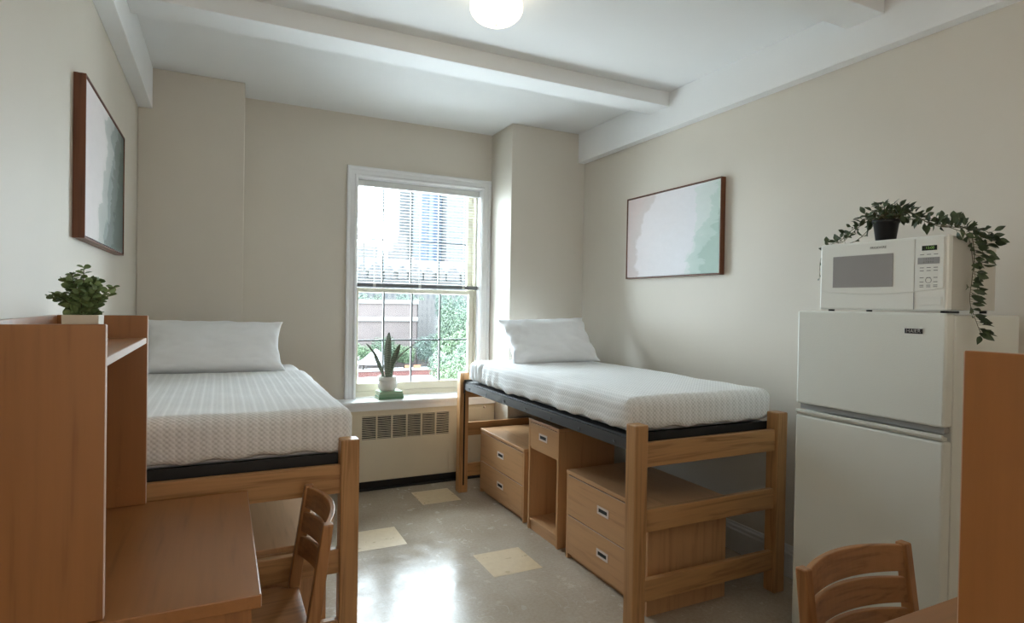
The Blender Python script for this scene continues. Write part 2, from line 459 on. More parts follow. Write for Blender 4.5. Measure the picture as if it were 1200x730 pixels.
# blind
bl = thing('window_blind', 'white mini venetian blind lowered halfway over the window', 'blind', (1.535, 4.95, 1.62))
def rel(o, root): o.location = -Vector(root.location)
b = MB(); b.box(.995, 2.066, 4.93, 4.97, 2.455, 2.505, SLAT); o = b.build('headrail', bl, bevel=.003); rel(o, bl)
b = MB()
for k in range(31):
    z = 1.665+k*.0252
    pts = [(4.940, z), (4.945, z+.0014), (4.95, z+.0019), (4.955, z+.0014), (4.960, z), (4.955, z+.0008), (4.95, z+.0013), (4.945, z+.0008)]
    b.prism(pts, 1.0, 2.062, 0, SLAT)
o = b.build('slats', bl); rel(o, bl)
for x in (1.14, 1.53, 1.93):
    b = MB()
    for yy in (4.936, 4.964): b.tube([(x, yy, 1.645), (x, yy, 2.457)], .0009, SLAT, 5)
    o = b.build('ladder_cord', bl); rel(o, bl)
b = MB(); b.box(.998, 2.064, 4.937, 4.963, 1.628, 1.660, BLINDG)
for x in (1.14, 1.53, 1.93): b.box(x-.012, x+.012, 4.934, 4.966, 1.630, 1.660, SLAT)
o = b.build('bottom_rail', bl, bevel=.003); rel(o, bl)
b = MB(); b.tube([(1.045, 4.926, 2.45), (1.047, 4.924, 1.9), (1.05, 4.926, 1.75)], .003, SLAT, 6); o = b.build('tilt_wand', bl); rel(o, bl)

# ------------------------------------------------------------------ radiator cover
rc = thing('radiator_cover', 'cream metal radiator cover with slotted vents below the window', 'radiator cover', (1.5, 4.8, 0))
RY = 4.727
b = MB()
vx0, vx1, vz0, vz1 = 1.01, 1.738, .408, .592
gap = .012; vw = (vx1-vx0-5*gap)/6
# front sheet built around the six vents
b.box(.85, vx0, RY, RY+.012, .075, .64, CREAM); b.box(vx1, 1.80, RY, RY+.012, .075, .64, CREAM)
b.box(vx0, vx1, RY, RY+.012, .075, vz0, CREAM); b.box(vx0, vx1, RY, RY+.012, vz1, .64, CREAM)
for k in range(5):
    x = vx0+(k+1)*vw+k*gap; b.box(x, x+gap, RY, RY+.012, vz0, vz1, CREAM)
b.box(1.80, 2.158, RY+.003, RY+.015, .075, .64, CREAM)
b.box(.85, .865, RY+.012, 4.897, .075, .64, CREAM)
b.box(.85, 1.80, RY-.004, RY, .618, .64, CREAM)
o = b.build('front_panel', rc, bevel=.0015); rel(o, rc)
for k in range(6):
    x = vx0+k*(vw+gap); b = MB()
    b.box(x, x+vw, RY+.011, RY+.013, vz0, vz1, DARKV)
    n = 13
    for j in range(n):
        z = vz0+(j+.5)*(vz1-vz0)/n
        b.prism([(RY+.002, z-.0016), (RY+.002, z+.0004), (RY+.008, z+.0026), (RY+.008, z+.0010)], x, x+vw, 0, CREAM)
    o = b.build('vent', rc); rel(o, rc)
b = MB(); b.box(1.86, 2.03, RY-.001, RY+.003, .50, .61, CREAM); b.box(1.868, 2.022, RY-.003, RY-.001, .508, .602, CREAM)
o = b.build('valve_door', rc, bevel=.001); rel(o, rc)
for x, z in ((2.06, .612), (.885, .575)):
    b = MB(); b.lathe([(.002, -.010), (.009, -.009), (.010, -.002), (.010, .004)], NICKEL, n=16)
    o = b.build('screw', rc)
    o.location = Vector((x, RY-.004+.003, z))-rc.location; o.rotation_euler = (-PI/2, 0, 0)
b = MB(); b.box(.865, 2.158, RY+.03, RY+.045, 0, .08, BLACK); b.box(.865, 2.158, RY-.002, RY+.03, 0, .012, BLACK)
o = b.build('kick_plate', rc); rel(o, rc)

# ------------------------------------------------------------------ beds
def post(mb, x0, x1, y0, y1, z1, slot=None):
    mb.box(x0, x1, y0, y1, 0, z1, OAK[2])
def make_bed(label, x0, x1, y0, y1, zt, rails, deckz):
    """local origin at the near-left floor corner; x0..x1, y0..y1 outer size"""
    t = thing('bed_frame', label, 'bed', (x0, y0, 0))
    W, L, P = x1-x0, y1-y0, .074
    for (px, py) in ((0, 0), (W-P, 0), (0, L-P), (W-P, L-P)):
        b = MB(); b.box(px, px+P, py, py+P, 0, zt, OAK[2])
        # slot where the side rail hooks in, its shaded depth a dark strip
        pst = b.build('post', t, bevel=.006, seg=3)
        yy = py+P if py < L/2 else py
        s = MB(); xs = px+P*.5
        s.box(xs-.006, xs+.006, yy-.0015, yy+.0015, .06, zt-.06, DARK)
        s.build('slot', pst)
    for yy in (.018, L-.018-.032):
        for (a, c) in rails:
            b = MB(); b.box(P-.004, W-P+.004, yy, yy+.032, a, c, OAK[0]); b.build('rail', t, bevel=.003)
    # steel deck: angle iron side rails, end irons and link spring slats
    d0, d1 = deckz
    for sx in (0, 1):
        b = MB()
        xa = .026 if sx == 0 else W-.026-.004
        b.box(xa, xa+.004, P+.002, L-P-.002, d0, d1, STEEL)
        xb = (xa, xa+.035) if sx == 0 else (xa-.031, xa+.004)
        b.box(xb[0], xb[1], P+.002, L-P-.002, d1-.004, d1, STEEL)
        r = b.build('side_rail', t, bevel=.001)
        for k in range(7):
            y = .2+k*(L-.4)/6; q = MB()
            q.tube([(xa-.004 if sx == 0 else xa+.004, y, d0+.022), (xa+.002 if sx == 0 else xa+.008, y, d0+.022)], .007, BOLT, 10)
            q.build('bolt', r)
        for (ya, yb) in ((P-.012, P+.03), (L-P-.03, L-P+.012)):
            q = MB(); q.box(xa-.001, xa+.005, ya, yb, d0-.03, d1+.006, STEEL); q.build('hook_plate', r, bevel=.002)
    b = MB()
    b.box(.03, W-.03, P+.002, P+.012, d1-.05, d1+.022, BLACK); b.box(.03, W-.03, L-P-.012, L-P-.002, d1-.05, d1+.022, BLACK)
    b.box(.035, W-.035, P+.012, L-P-.012, d1, d1+.010, BLACK)
    b.build('deck', t)
    return t
RB = dict(x0=1.708, x1=2.708, y0=2.183, y1=4.472)
make_bed('oak bed frame with dark steel side rail, standing along the right wall over the drawers', 1.708, 2.708, 2.183, 4.472, .955,
         ((.12, .221), (.447, .552), (.753, .866)), (.822, .878))
make_bed('oak bed frame along the left wall, behind the left desk', -.488, .512, 2.43, 4.56, .945,
         ((.12, .215), (.405, .503), (.728, .842)), (.80, .855))

def wrink(a, sc):
    return lambda q, n: q+n*a*(noise.noise(q*sc)+.5*noise.noise(q*sc*2.3))
def bedding(cx, y0, y1, z0, zt, wd, mlabel, blabel, seed, hemL, side, blanket_far):
    mbm = rbox(cx, (y0+.012+y1)/2, z0, wd-.03, y1-y0-.012, zt-.012-z0, .045, LINEN, .04)
    mt = mbm.build('mattress'); tag(mt, mlabel, 'mattress')
    # fitted sheet with gathers where it shows at the head end
    ys, ye = blanket_far+.004, y1+.012
    def dsh(q, n):
        f = 0
        if abs(n.z) < .75:
            f = .010*math.sin((q.y if abs(n.x) > .5 else q.x)*95+3*noise.noise(q*6))*max(0, 1-abs(n.z))
        q = q+n*(f+.004*noise.noise(q*9))
        return q
    sh = rbox(cx, (ys+ye)/2, z0+.004, wd-.006, ye-ys, zt-z0-.004, .045, LINEN, .018, skip=('bottom', 'near'), disp=dsh)
    o = sh.build('fitted_sheet', mt, solid=.006, recalc=True)
    # blanket draped over top, foot and both sides
    def dbl(q, n):
        v = Vector(q)+Vector((seed, 0, 0))
        q = q+n*(.007*noise.noise(v*3.2)+.003*noise.noise(v*9))
        if n.z < .4:
            drop = max(0, (zt-q.z)/(zt-z0))
            along = q.y if abs(n.x) > abs(n.y) else q.x
            q = q+Vector((n.x, n.y, 0))*(.009*noise.noise(Vector((along*7+seed, q.z*1.5, 3)))*drop+.006*drop)
            q.z += drop*(.018*noise.noise(Vector((along*4.3+seed, 0, 0)))+.006*math.sin(along*37+seed))
            if abs(n.x) > .5 and q.y > blanket_far-.45:   # folds bunch towards the head end
                k = (q.y-blanket_far+.45)/.45
                q = q+Vector((n.x, 0, 0))*k*.011*math.sin(q.y*58+q.z*14)*drop
        return q
    bb = rbox(cx, (y0-.006+blanket_far)/2, z0+.006, wd+.022, blanket_far-y0+.006, zt-z0+.004, .05, WAFFLE, .02,
              skip=('bottom', 'far'), disp=dbl, uv=True)
    o = bb.build('blanket', solid=.006); tag(o, blabel, 'blanket')
    # rows of piping at the hem
    return mt
bedding(2.208, 2.262, 4.30, .892, 1.062, .93, 'mattress with white fitted sheet on the bed along the right wall',
        'white waffle weave blanket spread over the bed along the right wall', 3.1, 0, -1, 4.06)
bedding(.012, 2.505, 4.53, .868, 1.052, .95, 'mattress with white fitted sheet on the bed along the left wall',
        'white waffle weave blanket spread over the bed along the left wall', 8.7, 0, 1, 4.02)

def pillow(name, label, a, bb_, T, loc, rot, seed, shear=0):
    """a,b half width and half height of the flat case; T half thickness"""
    b = MB(); n = 44; vs = {}
    def pos(u, v, s):
        f = max(0, (1-abs(u)**3.2))**.55*max(0, (1-abs(v)**2.6))**.55
        x = a*u*(1-.09*(1-v*v)*abs(u)**3); y = bb_*v*(1-.08*(1-u**4)*abs(v)**2)
        # plump fill sags toward the lower edge
        f *= (1-.18*v)
        w_ = .010*noise.noise(Vector((u*3+seed, v*3, s)))+.006*noise.noise(Vector((u*9+seed, v*9, s*3)))
        cr_ = .012*abs(u)**4*math.sin(v*11+seed)+.004*abs(v)**5*math.sin(u*16+seed)
        z = s*(T*f+.004)+(w_*min(1, f*3)+cr_*(1-f))
        return (x, y, z)
    for s in (-1, 1):
        for i in range(n+1):
            for j in range(n+1):
                u, v = -1+2*i/n, -1+2*j/n
                u = math.copysign(abs(math.sin(u*PI/2))**.95, u); v = math.copysign(abs(math.sin(v*PI/2))**.95, v)
                vs[s, i, j] = b.bm.verts.new(pos(u, v, s))
    for s in (-1, 1):
        for i in range(n):
            for j in range(n):
                q = [vs[s, i, j], vs[s, i+1, j], vs[s, i+1, j+1], vs[s, i, j+1]]
                b.face(q if s > 0 else q[::-1], LINEN, True)
    for i in range(n):
        for (p, q) in (((i, 0), (i+1, 0)), ((i, n), (i+1, n)), ((0, i), (0, i+1)), ((n, i), (n, i+1))):
            b.face([vs[-1, p[0], p[1]], vs[-1, q[0], q[1]], vs[1, q[0], q[1]], vs[1, p[0], p[1]]], LINEN, True)
    o = b.build(name); tag(o, label, 'pillow'); o.location = loc; o.rotation_euler = rot
    m = b = None
    return o
pillow('pillow', 'plump white pillow propped up on the bed along the right wall', .365, .215, .085, (2.275, 3.985, 1.232), (math.radians(50), math.radians(-2), math.radians(-4)), 1.3)
pillow('pillow', 'plump white pillow propped up on the bed along the left wall', .40, .20, .085, (-.03, 4.13, 1.213), (math.radians(50), math.radians(1), 0), 5.3)

# ------------------------------------------------------------------ dressers and night stand
def pull(parent, x, y, z, sgn, w_=.104, h_=.044):
    """recessed pull on a face looking along sgn*x"""
    b = MB(); t = .003
    xa, xb = (x-t, x+.001) if sgn < 0 else (x-.001, x+t)
    e = .0115
    b.box(xa, xb, y-w_/2, y+w_/2, z+h_/2-e, z+h_/2, NICKEL); b.box(xa, xb, y-w_/2, y+w_/2, z-h_/2, z-h_/2+e, NICKEL)
    b.box(xa, xb, y-w_/2, y-w_/2+e, z-h_/2+e, z+h_/2-e, NICKEL); b.box(xa, xb, y+w_/2-e, y+w_/2, z-h_/2+e, z+h_/2-e, NICKEL)
    xc, xd = (x-.0008, x+.001) if sgn < 0 else (x-.001, x+.0008)
    b.box(xc, xd, y-w_/2+e, y+w_/2-e, z-h_/2+e, z+h_/2-e, DARK)  # dark plate in place of the shaded hollow
    return b.build('pull', parent)
def dresser(label, xf, xb, y0, y1, zt, sgn=-1, group=None):
    """front face at xf, back at xb; sgn -1 faces -x"""
    t = thing('dresser', label, 'dresser', ((xf+xb)/2, (y0+y1)/2, 0), group=group)
    cx, cy = (xf+xb)/2, (y0+y1)/2
    hx, hy = abs(xb-xf)/2, (y1-y0)/2
    F = sgn*hx      # front face local x
    fx = lambda d: F-sgn*d
    def bx(name, xa, xb_, ya, yb, za, zb, m, bevel=.0015):
        return boxobj(name, min(xa, xb_), max(xa, xb_), ya, yb, za, zb, m, t, bevel)
    bx('top', fx(0), -F, -hy, hy, zt-.022, zt, BEE[1], .003)
    for s in (-1, 1):
        ya, yb = (-hy, -hy+.02) if s < 0 else (hy-.02, hy)
        bx('side_panel', fx(.004), -F, ya, yb, 0, zt-.0225, BEE[2])
    bx('back_panel', -F+sgn*.014, -F+sgn*.002, -hy+.02, hy-.02, .03, zt-.023, BEE[1])
    bx('base_rail', fx(.03), fx(.045), -hy+.02, hy-.02, 0, .03, BEE[1])
    zm = zt*.5-.002
    for (za, zb) in ((.032, zm-.003), (zm+.003, zt-.030)):
        d = bx('drawer', fx(.003), fx(.022), -hy+.0215, hy-.0215, za, zb, BEE[1], .002)
        e = MB(); e.box(min(fx(.0025), fx(.006)), max(fx(.0025), fx(.006)), -hy+.0215, hy-.0215, zb-.0022, zb+.0006, EDGE); e.build('edge_band', d)
        pull(d, fx(.003), 0, (za+zb)/2+.01, sgn)
    return t
dresser('two-drawer wood dresser under the right bed, nearest the radiator', 1.880, 2.42, 3.62, 4.385, .508)
dresser('two-drawer wood dresser under the right bed, nearest the footboard', 1.862, 2.375, 2.275, 3.03, .525)
dresser('wood dresser under the left bed, its top seen past the desk corner', .405, -.11, 2.525, 3.29, .515, 1)
ns = thing('nightstand', 'tall narrow wood nightstand with one drawer between the two dressers', 'nightstand', (2.08, 3.34, 0))
hx, hy, zt = .21, .197, .742
boxobj('top', -hx, hx, -hy, hy, zt-.02, zt, BEE[1], ns, .003)
for s in (-1, 1): boxobj('side_panel', -hx+.002, hx, min(s*hy, s*(hy-.02)), max(s*hy, s*(hy-.02)), 0, zt-.0205, BEE[2], ns, .0015)
boxobj('back_panel', hx-.012, hx-.001, -hy+.02, hy-.02, .05, zt-.021, BEE[2], ns, 0)
boxobj('bottom_shelf', -hx+.006, hx-.013, -hy+.0205, hy-.0205, .060, .078, BEE[1], ns, .001)
boxobj('toe_board', -hx+.012, -hx+.03, -hy+.0205, hy-.0205, 0, .059, BEE[1], ns, .001)
boxobj('drawer_divider', -hx+.01, hx-.013, -hy+.0205, hy-.0205, .542, .554, BEE[1], ns, .001)
d = boxobj('drawer', -hx+.003, -hx+.022, -hy+.0215, hy-.0215, .556, zt-.024, BEE[1], ns, .002)
pull(d, -hx+.003, 0, .645, -1)

# ------------------------------------------------------------------ desks with hutches
def desk(label, loc, rz, hlabel):
    """local: user side at +x, x 0 (wall) .. .59, y 0 .. .868 wide, top at z .79"""
    t = thing('desk', label, 'desk', loc, rz)
    D, Wd, Z = .59, .868, .79
    b = MB(); b.box(0, D, 0, Wd, Z-.034, Z, LAM[1]); o = b.build('desk_top', t, bevel=.003)
    e = MB(); e.box(D-.0005, D+.0008, .003, Wd-.003, Z-.031, Z-.003, EDGE); e.build('edge_band', o)
    for ya in (.022, Wd-.042): boxobj('end_panel', .02, D-.02, ya, ya+.02, 0, Z-.0345, LAM[2], t)
    boxobj('modesty_panel', .04, .056, .042, Wd-.042, .30, Z-.0345, LAM[1], t)
    dr = boxobj('pencil_drawer', D-.04, D-.022, .24, Wd-.24, Z-.115, Z-.037, LAM[1], t, .002)
    pull(dr, D-.022, Wd/2, Z-.076, 1)
    boxobj('drawer_box', .12, D-.041, .25, Wd-.25, Z-.11, Z-.045, LAM[1], t)
    # hutch
    h = thing('desk_hutch', hlabel, 'hutch', loc, rz)
    HD, ZT = .268, 1.442
    for nm, ya, yb in (('side_panel', .012, .032), ('side_panel', Wd-.032, Wd-.012)):
        p = boxobj(nm, .004, HD, ya, yb, Z+.001, ZT, LAM[2], h, .0015)
        e = MB(); e.box(HD-.0005, HD+.0012, ya+.001, yb-.001, Z+.003, ZT-.002, EDGE); e.build('edge_band', p)
        q = MB(); yy = yb if ya < .1 else ya
        q.tube([(.19, yy-.001, Z+.06), (.19, yy+.001, Z+.06)], .008, LAM[1], 14); q.build('screw_cap', p)
    sh = boxobj('shelf', .018, HD-.004, .0325, Wd-.0325, 1.346, 1.366, LAM[1], h, .001)
    e = MB(); e.box(HD-.0045, HD-.002, .034, Wd-.034, 1.347, 1.365, EDGE); e.build('edge_band', sh)
    boxobj('back_panel', .004, .0175, .0325, Wd-.0325, Z+.001, ZT, LAM[2], h, .001)
    return t, h
desk('cherry wood desk in the left foreground, before the left bed', (-.495, 1.548, 0), 0, 'tall open hutch on the left desk, holding the bushy plant')
# the right desk: its user side looks towards the window (+y)
desk('cherry wood desk in the lower right corner of the view, its top barely showing', (1.045+.868-.032+.0, .246, 0), PI/2, 'tall wood hutch on the right desk, cut off by the right edge of the photo')

# ------------------------------------------------------------------ chairs
def chair(label, loc, rz):
    """local: origin on the floor under seat centre, sitter faces -x, back at +x; width along y"""
    t = thing('desk_chair', label, 'chair', loc, rz)
    W = .470; SZ = .435
    def back_x(z): # side profile of the rear posts
        if z < SZ: return .195+.035*((SZ-z)/SZ)**1.6
        return .195+.048*((z-SZ)/.37)
    zs = [0, .12, .25, .38, .45, .55, .65, .74, .808]
    for s in (-1, 1):
        y0, y1 = (s*W/2-s*.032, s*W/2); y0, y1 = min(y0, y1), max(y0, y1)
        b = MB()
        pts = [(back_x(z)-.021+.006*max(0, (z-SZ)/.37), z) for z in zs]+[(back_x(z)+.021-.004*max(0, (z-SZ)/.37), z) for z in reversed(zs)]
        b.prism(pts, y0, y1, 1, CHW[2]); b.build('rear_post', t, bevel=.005, seg=3)
        b = MB(); yf = s*(W/2-.02)
        b.box(-.215, -.178, min(yf, yf+s*.034)-.006, max(yf, yf+s*.034)-.006, 0, SZ-.03, CHW[2]); b.build('front_leg', t, bevel=.004)
        b = MB(); b.box(-.178, .182, s*(W/2-.016)-.009, s*(W/2-.016)+.009, SZ-.09, SZ-.031, CHW[0]); b.build('apron', t, bevel=.002)
        b = MB(); b.box(-.178, .195, s*(W/2-.016)-.009, s*(W/2-.016)+.009, .17, .20, CHW[0]); b.build('stretcher', t, bevel=.002)
    b = MB(); b.box(-.20, -.18, -W/2+.045, W/2-.045, SZ-.09, SZ-.031, CHW[1]); b.build('apron', t, bevel=.002)
    b = MB(); b.box(.18, .197, -W/2+.033, W/2-.033, SZ-.09, SZ-.031, CHW[1]); b.build('apron', t, bevel=.002)
    # seat, slightly dished
    b = MB(); n = 14; top = {}; bot = {}
    for i in range(n+1):
        for j in range(n+1):
            u, v = i/n*2-1, j/n*2-1
            x = -.012+.222*u*(1-.0*v*v)+(.012*(1-v*v) if u < -.9 else 0)*-1; y = v*(W/2+.008-.012*(u+1)/2)
            if u > .8: y = v*(W/2-.034)
            z = SZ-.010*max(0, 1-u*u)*max(0, 1-v*v)
            top[i, j] = b.bm.verts.new((x, y, z)); bot[i, j] = b.bm.verts.new((x, y, SZ-.028))
    for i in range(n):
        for j in range(n):
            b.face([top[i, j], top[i+1, j], top[i+1, j+1], top[i, j+1]], CHW[0], True)
            b.face([bot[i, j], bot[i, j+1], bot[i+1, j+1], bot[i+1, j]], CHW[0])
    for i in range(n):
        for a, c in (((i, 0), (i+1, 0)), ((i, n), (i+1, n)), ((0, i), (0, i+1)), ((n, i), (n, i+1))):
            b.face([top[a], top[c], bot[c], bot[a]], CHW[0])
    b.build('seat', t, bevel=.003)
    # three bowed back slats
    for (za, zb) in ((.728, .802), (.640, .710), (.552, .622)):
        b = MB(); n = 18; rows = []
        for i in range(n+1):
            v = -1+2*i/n; y = v*(W/2-.028); bow = .045*(1-v*v)
            r = []
            for z, dx in ((za, -.008), (zb, -.008), (zb, .009), (za, .009)):
                lift = .006*(1-v*v) if z == zb else 0
                r.append(b.bm.verts.new((back_x(z)+bow+dx, y, z+lift)))
            rows.append(r)
        for A, B in zip(rows, rows[1:]):
            for k in range(4): b.face([A[k], A[(k+1) % 4], B[(k+1) % 4], B[k]], CHW[1])
        b.face(rows[0][::-1], CHW[1]); b.face(rows[-1], CHW[1])
        b.build('back_slat', t, bevel=.003)
    return t
chair('wooden ladder-back chair pulled up to the left desk', (.062, 2.128, 0), 0)
chair('wooden ladder-back chair in front of the white refrigerator', (1.632, .835, 0), PI/2)

# ------------------------------------------------------------------ refrigerator
fr = thing('refrigerator', 'white two-door refrigerator against the right wall', 'refrigerator', (2.6, 1.54, 0))
X0, X1, Y0, Y1, ZT = 2.34, 2.85, 1.232, 1.847, 1.497
def fb(name, x0, x1, y0, y1, z0, z1, m, bevel, seg=3, parent=fr):
    b = MB(); b.box(x0, x1, y0, y1, z0, z1, m); o = b.build(name, parent, bevel=bevel, seg=seg)
    if parent is fr: o.location = -Vector(fr.location)
    return o
fb('cabinet', X0+.062, X1, Y0+.004, Y1-.004, .03, ZT-.006, FRIDGE, .006)
fd = fb('freezer_door', X0, X0+.052, Y0, Y1, 1.082, ZT, FRIDGE, .009)
dd = fb('fridge_door', X0, X0+.052, Y0, Y1, .075, 1.030, FRIDGE, .009)
for d_, z0, z1 in ((fd, 1.092, ZT-.012), (dd, .085, 1.02)):
    fb('door_gasket', X0+.0525, X0+.0615, Y0+.012, Y1-.012, z0, z1, GREYPAD, 0, parent=d_)
fb('hinge_cover', X0+.004, X0+.075, Y0-.002, Y0+.010, ZT+.0005, ZT+.0075, BLACK, .002)
b = MB(); b.prism([(X0+.004, 1.033), (X0-.006, 1.045), (X0-.006, 1.056), (X0+.004, 1.056), (X0+.012, 1.046), (X0+.03, 1.046), (X0+.03, 1.033)], Y0+.004, Y1-.004, 1, FRIDGE)
b.build('door_grip', dd, bevel=.002)
b = MB(); b.box(X0+.02, X0+.052, Y0+.01, Y1-.01, 1.058, 1.0805, GREYPAD); b.build('grip_recess', fd)
b = MB(); b.box(X0+.03, X0+.05, Y0+.01, Y1-.01, .012, .07, BLACK); o = b.build('toe_grille', fr); rel(o, fr)
for (x, y) in ((X0+.08, Y0+.05), (X0+.08, Y1-.05), (X1-.05, Y0+.05), (X1-.05, Y1-.05)):
    b = MB(); b.lathe([(.018, 0), (.018, .03)], BLACK, (x, y, 0), 16); o = b.build('foot', fr); rel(o, fr)
# badge
b = MB(); b.box(X0-.0025, X0-.0002, 1.312, 1.377, 1.418, 1.437, BADGE); o = b.build('badge', fd, bevel=.001)
b = MB(); b.box(X0-.0028, X0-.0012, 1.310, 1.379, 1.436, 1.439, CHROME); b.build('badge_rim', o)
fonts = []
def text(name, s, size, loc, m, parent, ext=.0004, align='CENTER'):
    cu = bpy.data.curves.new(name, 'FONT'); cu.body = s; cu.size = size; cu.extrude = ext; cu.align_x = align; cu.align_y = 'CENTER'
    tmp = bpy.data.objects.new(name, cu)
    C.objects.link(tmp); bpy.context.view_layer.update()
    dg = bpy.context.evaluated_depsgraph_get()
    me = bpy.data.meshes.new_from_object(tmp.evaluated_get(dg)); bpy.data.objects.remove(tmp)
    me.materials.clear(); me.materials.append(m)
    # text faces -x, reads towards -y
    T = Matrix(((0, 0, -1), (-1, 0, 0), (0, 1, 0))).to_4x4(); T.translation = Vector(loc)
    me.transform(T)
    o = bpy.data.objects.new(name, me); C.objects.link(o); o.parent = parent
    return o
text('badge_lettering', 'HAIER', .019, (X0-.0027, 1.3445, 1.4275), CHROME, o)

# ------------------------------------------------------------------ microwave
mw = thing('microwave', 'white countertop microwave sitting on top of the refrigerator', 'microwave', (2.5, 1.5, 1.497))
MX, MY0, MY1, MZ0, MZ1 = 2.36, 1.243, 1.755, 1.505, 1.784
def mb_(name, x0, x1, y0, y1, z0, z1, m, bevel=.003, parent=mw, seg=2):
    b = MB(); b.box(x0, x1, y0, y1, z0, z1, m); o = b.build(name, parent, bevel=bevel, seg=seg)
    if parent is mw: rel(o, mw)
    return o
mb_('body', MX+.035, 2.69, MY0+.004, MY1-.004, MZ0+.003, MZ1-.003, MWSIDE, .004)
fp = mb_('front_frame', MX, MX+.034, MY0, MY1, MZ0, MZ1, MWAVE, .008, seg=3)
# door: flat glass panel with curved lower edge
def plate(y0, y1, z0, z1, xo, th, m, sag=0.0, name='p', parent=fp, bevel=.001):
    b = MB(); n = 16; pts = []
    for i in range(n+1):
        y = y0+(y1-y0)*i/n
        k = (y-(MY0+.01))/(MY1-MY0-.02)
        pts.append((y, z0+sag*(1-(2*k-1)**2)*-1+ (sag*.4)*(1-k)))
    pts += [(y1, z1), (y0, z1)]
    b.prism(pts, xo-th, xo, 0, m); return b.build(name, parent, bevel=bevel)
dr = plate(1.358, MY1-.010, 1.582, MZ1-.010, MX-.0005, .0035, MWAVE, .016, 'door')
plate(MY0+.013, 1.354, 1.582, MZ1-.010, MX-.0005, .0035, MWAVE, .016, 'control_panel')
cp = fp.children[-1]
b = MB(); b.box(MX-.0056, MX-.0045, 1.436, 1.690, 1.597, 1.728, MWWIN); b.build('door_window', dr, bevel=.002)
b = MB(); b.box(MX-.003, MX+.001, 1.3575, 1.3590, MZ0+.004, 1.574, GREYPAD); b.build('door_seam', fp)
text('maker_lettering', 'FRIGIDAIRE', .013, (MX-.0043, 1.497, 1.754), INK, dr)
plate(1.279, 1.331, 1.729, 1.747, MX-.0042, .0008, DISP, 0, 'display', cp, 0)
text('display_digits', '12:00', .014, (MX-.0052, 1.303, 1.738), GREEND, cp, .0002)
b = MB(); b.box(MX-.0052, MX-.0042, 1.269, 1.345, 1.679, 1.703, GREYPAD); pad = b.build('number_pad', cp)
for r in range(2):
    text('pad_digits', ('1 2 3 4 5', '6 7 8 9 0')[r], .010, (MX-.0053, 1.307, 1.697-.0115*r), INK, pad, .0002)
for r, z in enumerate((1.714, 1.665, 1.654, 1.628, 1.612, 1.600, 1.594)):
    for c in range(3):
        if r == 4 and c == 1: continue
        y = 1.330-c*.024
        b = MB(); b.box(MX-.0050, MX-.0042, y-.007, y+.007, z-.0012, z+.0012, INK); b.build('button_print', cp)
b = MB()
for i in range(24):
    a0, a1 = 2*PI*i/24, 2*PI*(i+1)/24
    q = [(1.306+rr*math.cos(a), 1.618+rr*math.sin(a)) for rr, a in ((.0095, a0), (.0095, a1), (.0108, a1), (.0108, a0))]
    b.prism(q, MX-.0050, MX-.0042, 0, INK)
b.build('start_button', cp)
b = MB(); b.box(MX-.002, MX+.001, 1.262, 1.338, 1.525, 1.556, MWAVE); b.build('door_button', fp, bevel=.006)
for (x, y) in ((MX+.04, MY0+.03), (MX+.04, MY1-.03), (2.66, MY0+.03), (2.66, MY1-.03)):
    b = MB(); b.lathe([(.012, 0), (.012, .0105)], BLACK, (x, y, 1.4975), 14); o = b.build('foot', mw); rel(o, mw)

# ------------------------------------------------------------------ plants
def leaf(b, base, d, nrm, L, W_, m, droop=.2, round_=False):
    """pointed or round leaf: folded strip from base along d"""
    d = d.normalized(); s = d.cross(nrm).normalized(); n = s.cross(d).normalized()
    prof = [(0, .05), (.2, .62), (.42, 1.0), (.65, .85), (.85, .42), (1, .02)] if not round_ else [(0, .1), (.18, .72), (.45, 1.0), (.75, .9), (.93, .5), (1, .1)]
    L_, R__, Cc = [], [], []
    for t_, w_ in prof:
        c = base+d*L*t_-n*droop*L*t_*t_
        Cc.append(b.bm.verts.new(c)); up_ = n*(.16*W_*w_)
        L_.append(b.bm.verts.new(c+s*W_*w_*.5+up_)); R__.append(b.bm.verts.new(c-s*W_*w_*.5+up_))
    for i in range(len(prof)-1):
        b.face([Cc[i], Cc[i+1], L_[i+1], L_[i]], m, True); b.face([Cc[i], R__[i], R__[i+1], Cc[i+1]], m, True)
def rnd(a, b_): return R_.uniform(a, b_)
def rdir():
    while True:
        v = Vector((rnd(-1, 1), rnd(-1, 1), rnd(-1, 1)))
        if .1 < v.length < 1: return v.normalized()

# vine on the microwave
vp = Vector((2.455, 1.530, 1.785))
vt = thing('trailing_vine_plant', 'trailing leafy vine in a small black pot on top of the microwave', 'plant', vp)
b = MB(); b.lathe([(.034, 0), (.036, .002), (.046, .076), (.050, .078), (.050, .090), (.045, .090), (.042, .078)], POTB, n=32); 
b.build('pot', vt)
b = MB(); b.lathe([(.001, .0785), (.041, .078), (.001, .0779)], SOIL, n=24, cap=False); b.build('soil', vt)
def spline(pts, n=10):
    P = [Vector(p) for p in pts]; out = []
    for i in range(len(P)-1):
        p0, p1, p2, p3 = P[max(i-1, 0)], P[i], P[i+1], P[min(i+2, len(P)-1)]
        for k in range(n):
            t = k/n
            out.append(.5*((2*p1)+(-p0+p2)*t+(2*p0-5*p1+4*p2-p3)*t*t+(-p0+3*p1-3*p2+p3)*t**3))
    out.append(P[-1]); return out
o0 = Vector((0, 0, .09))
def W2(x, y, z): return Vector((x, y, z))-vp
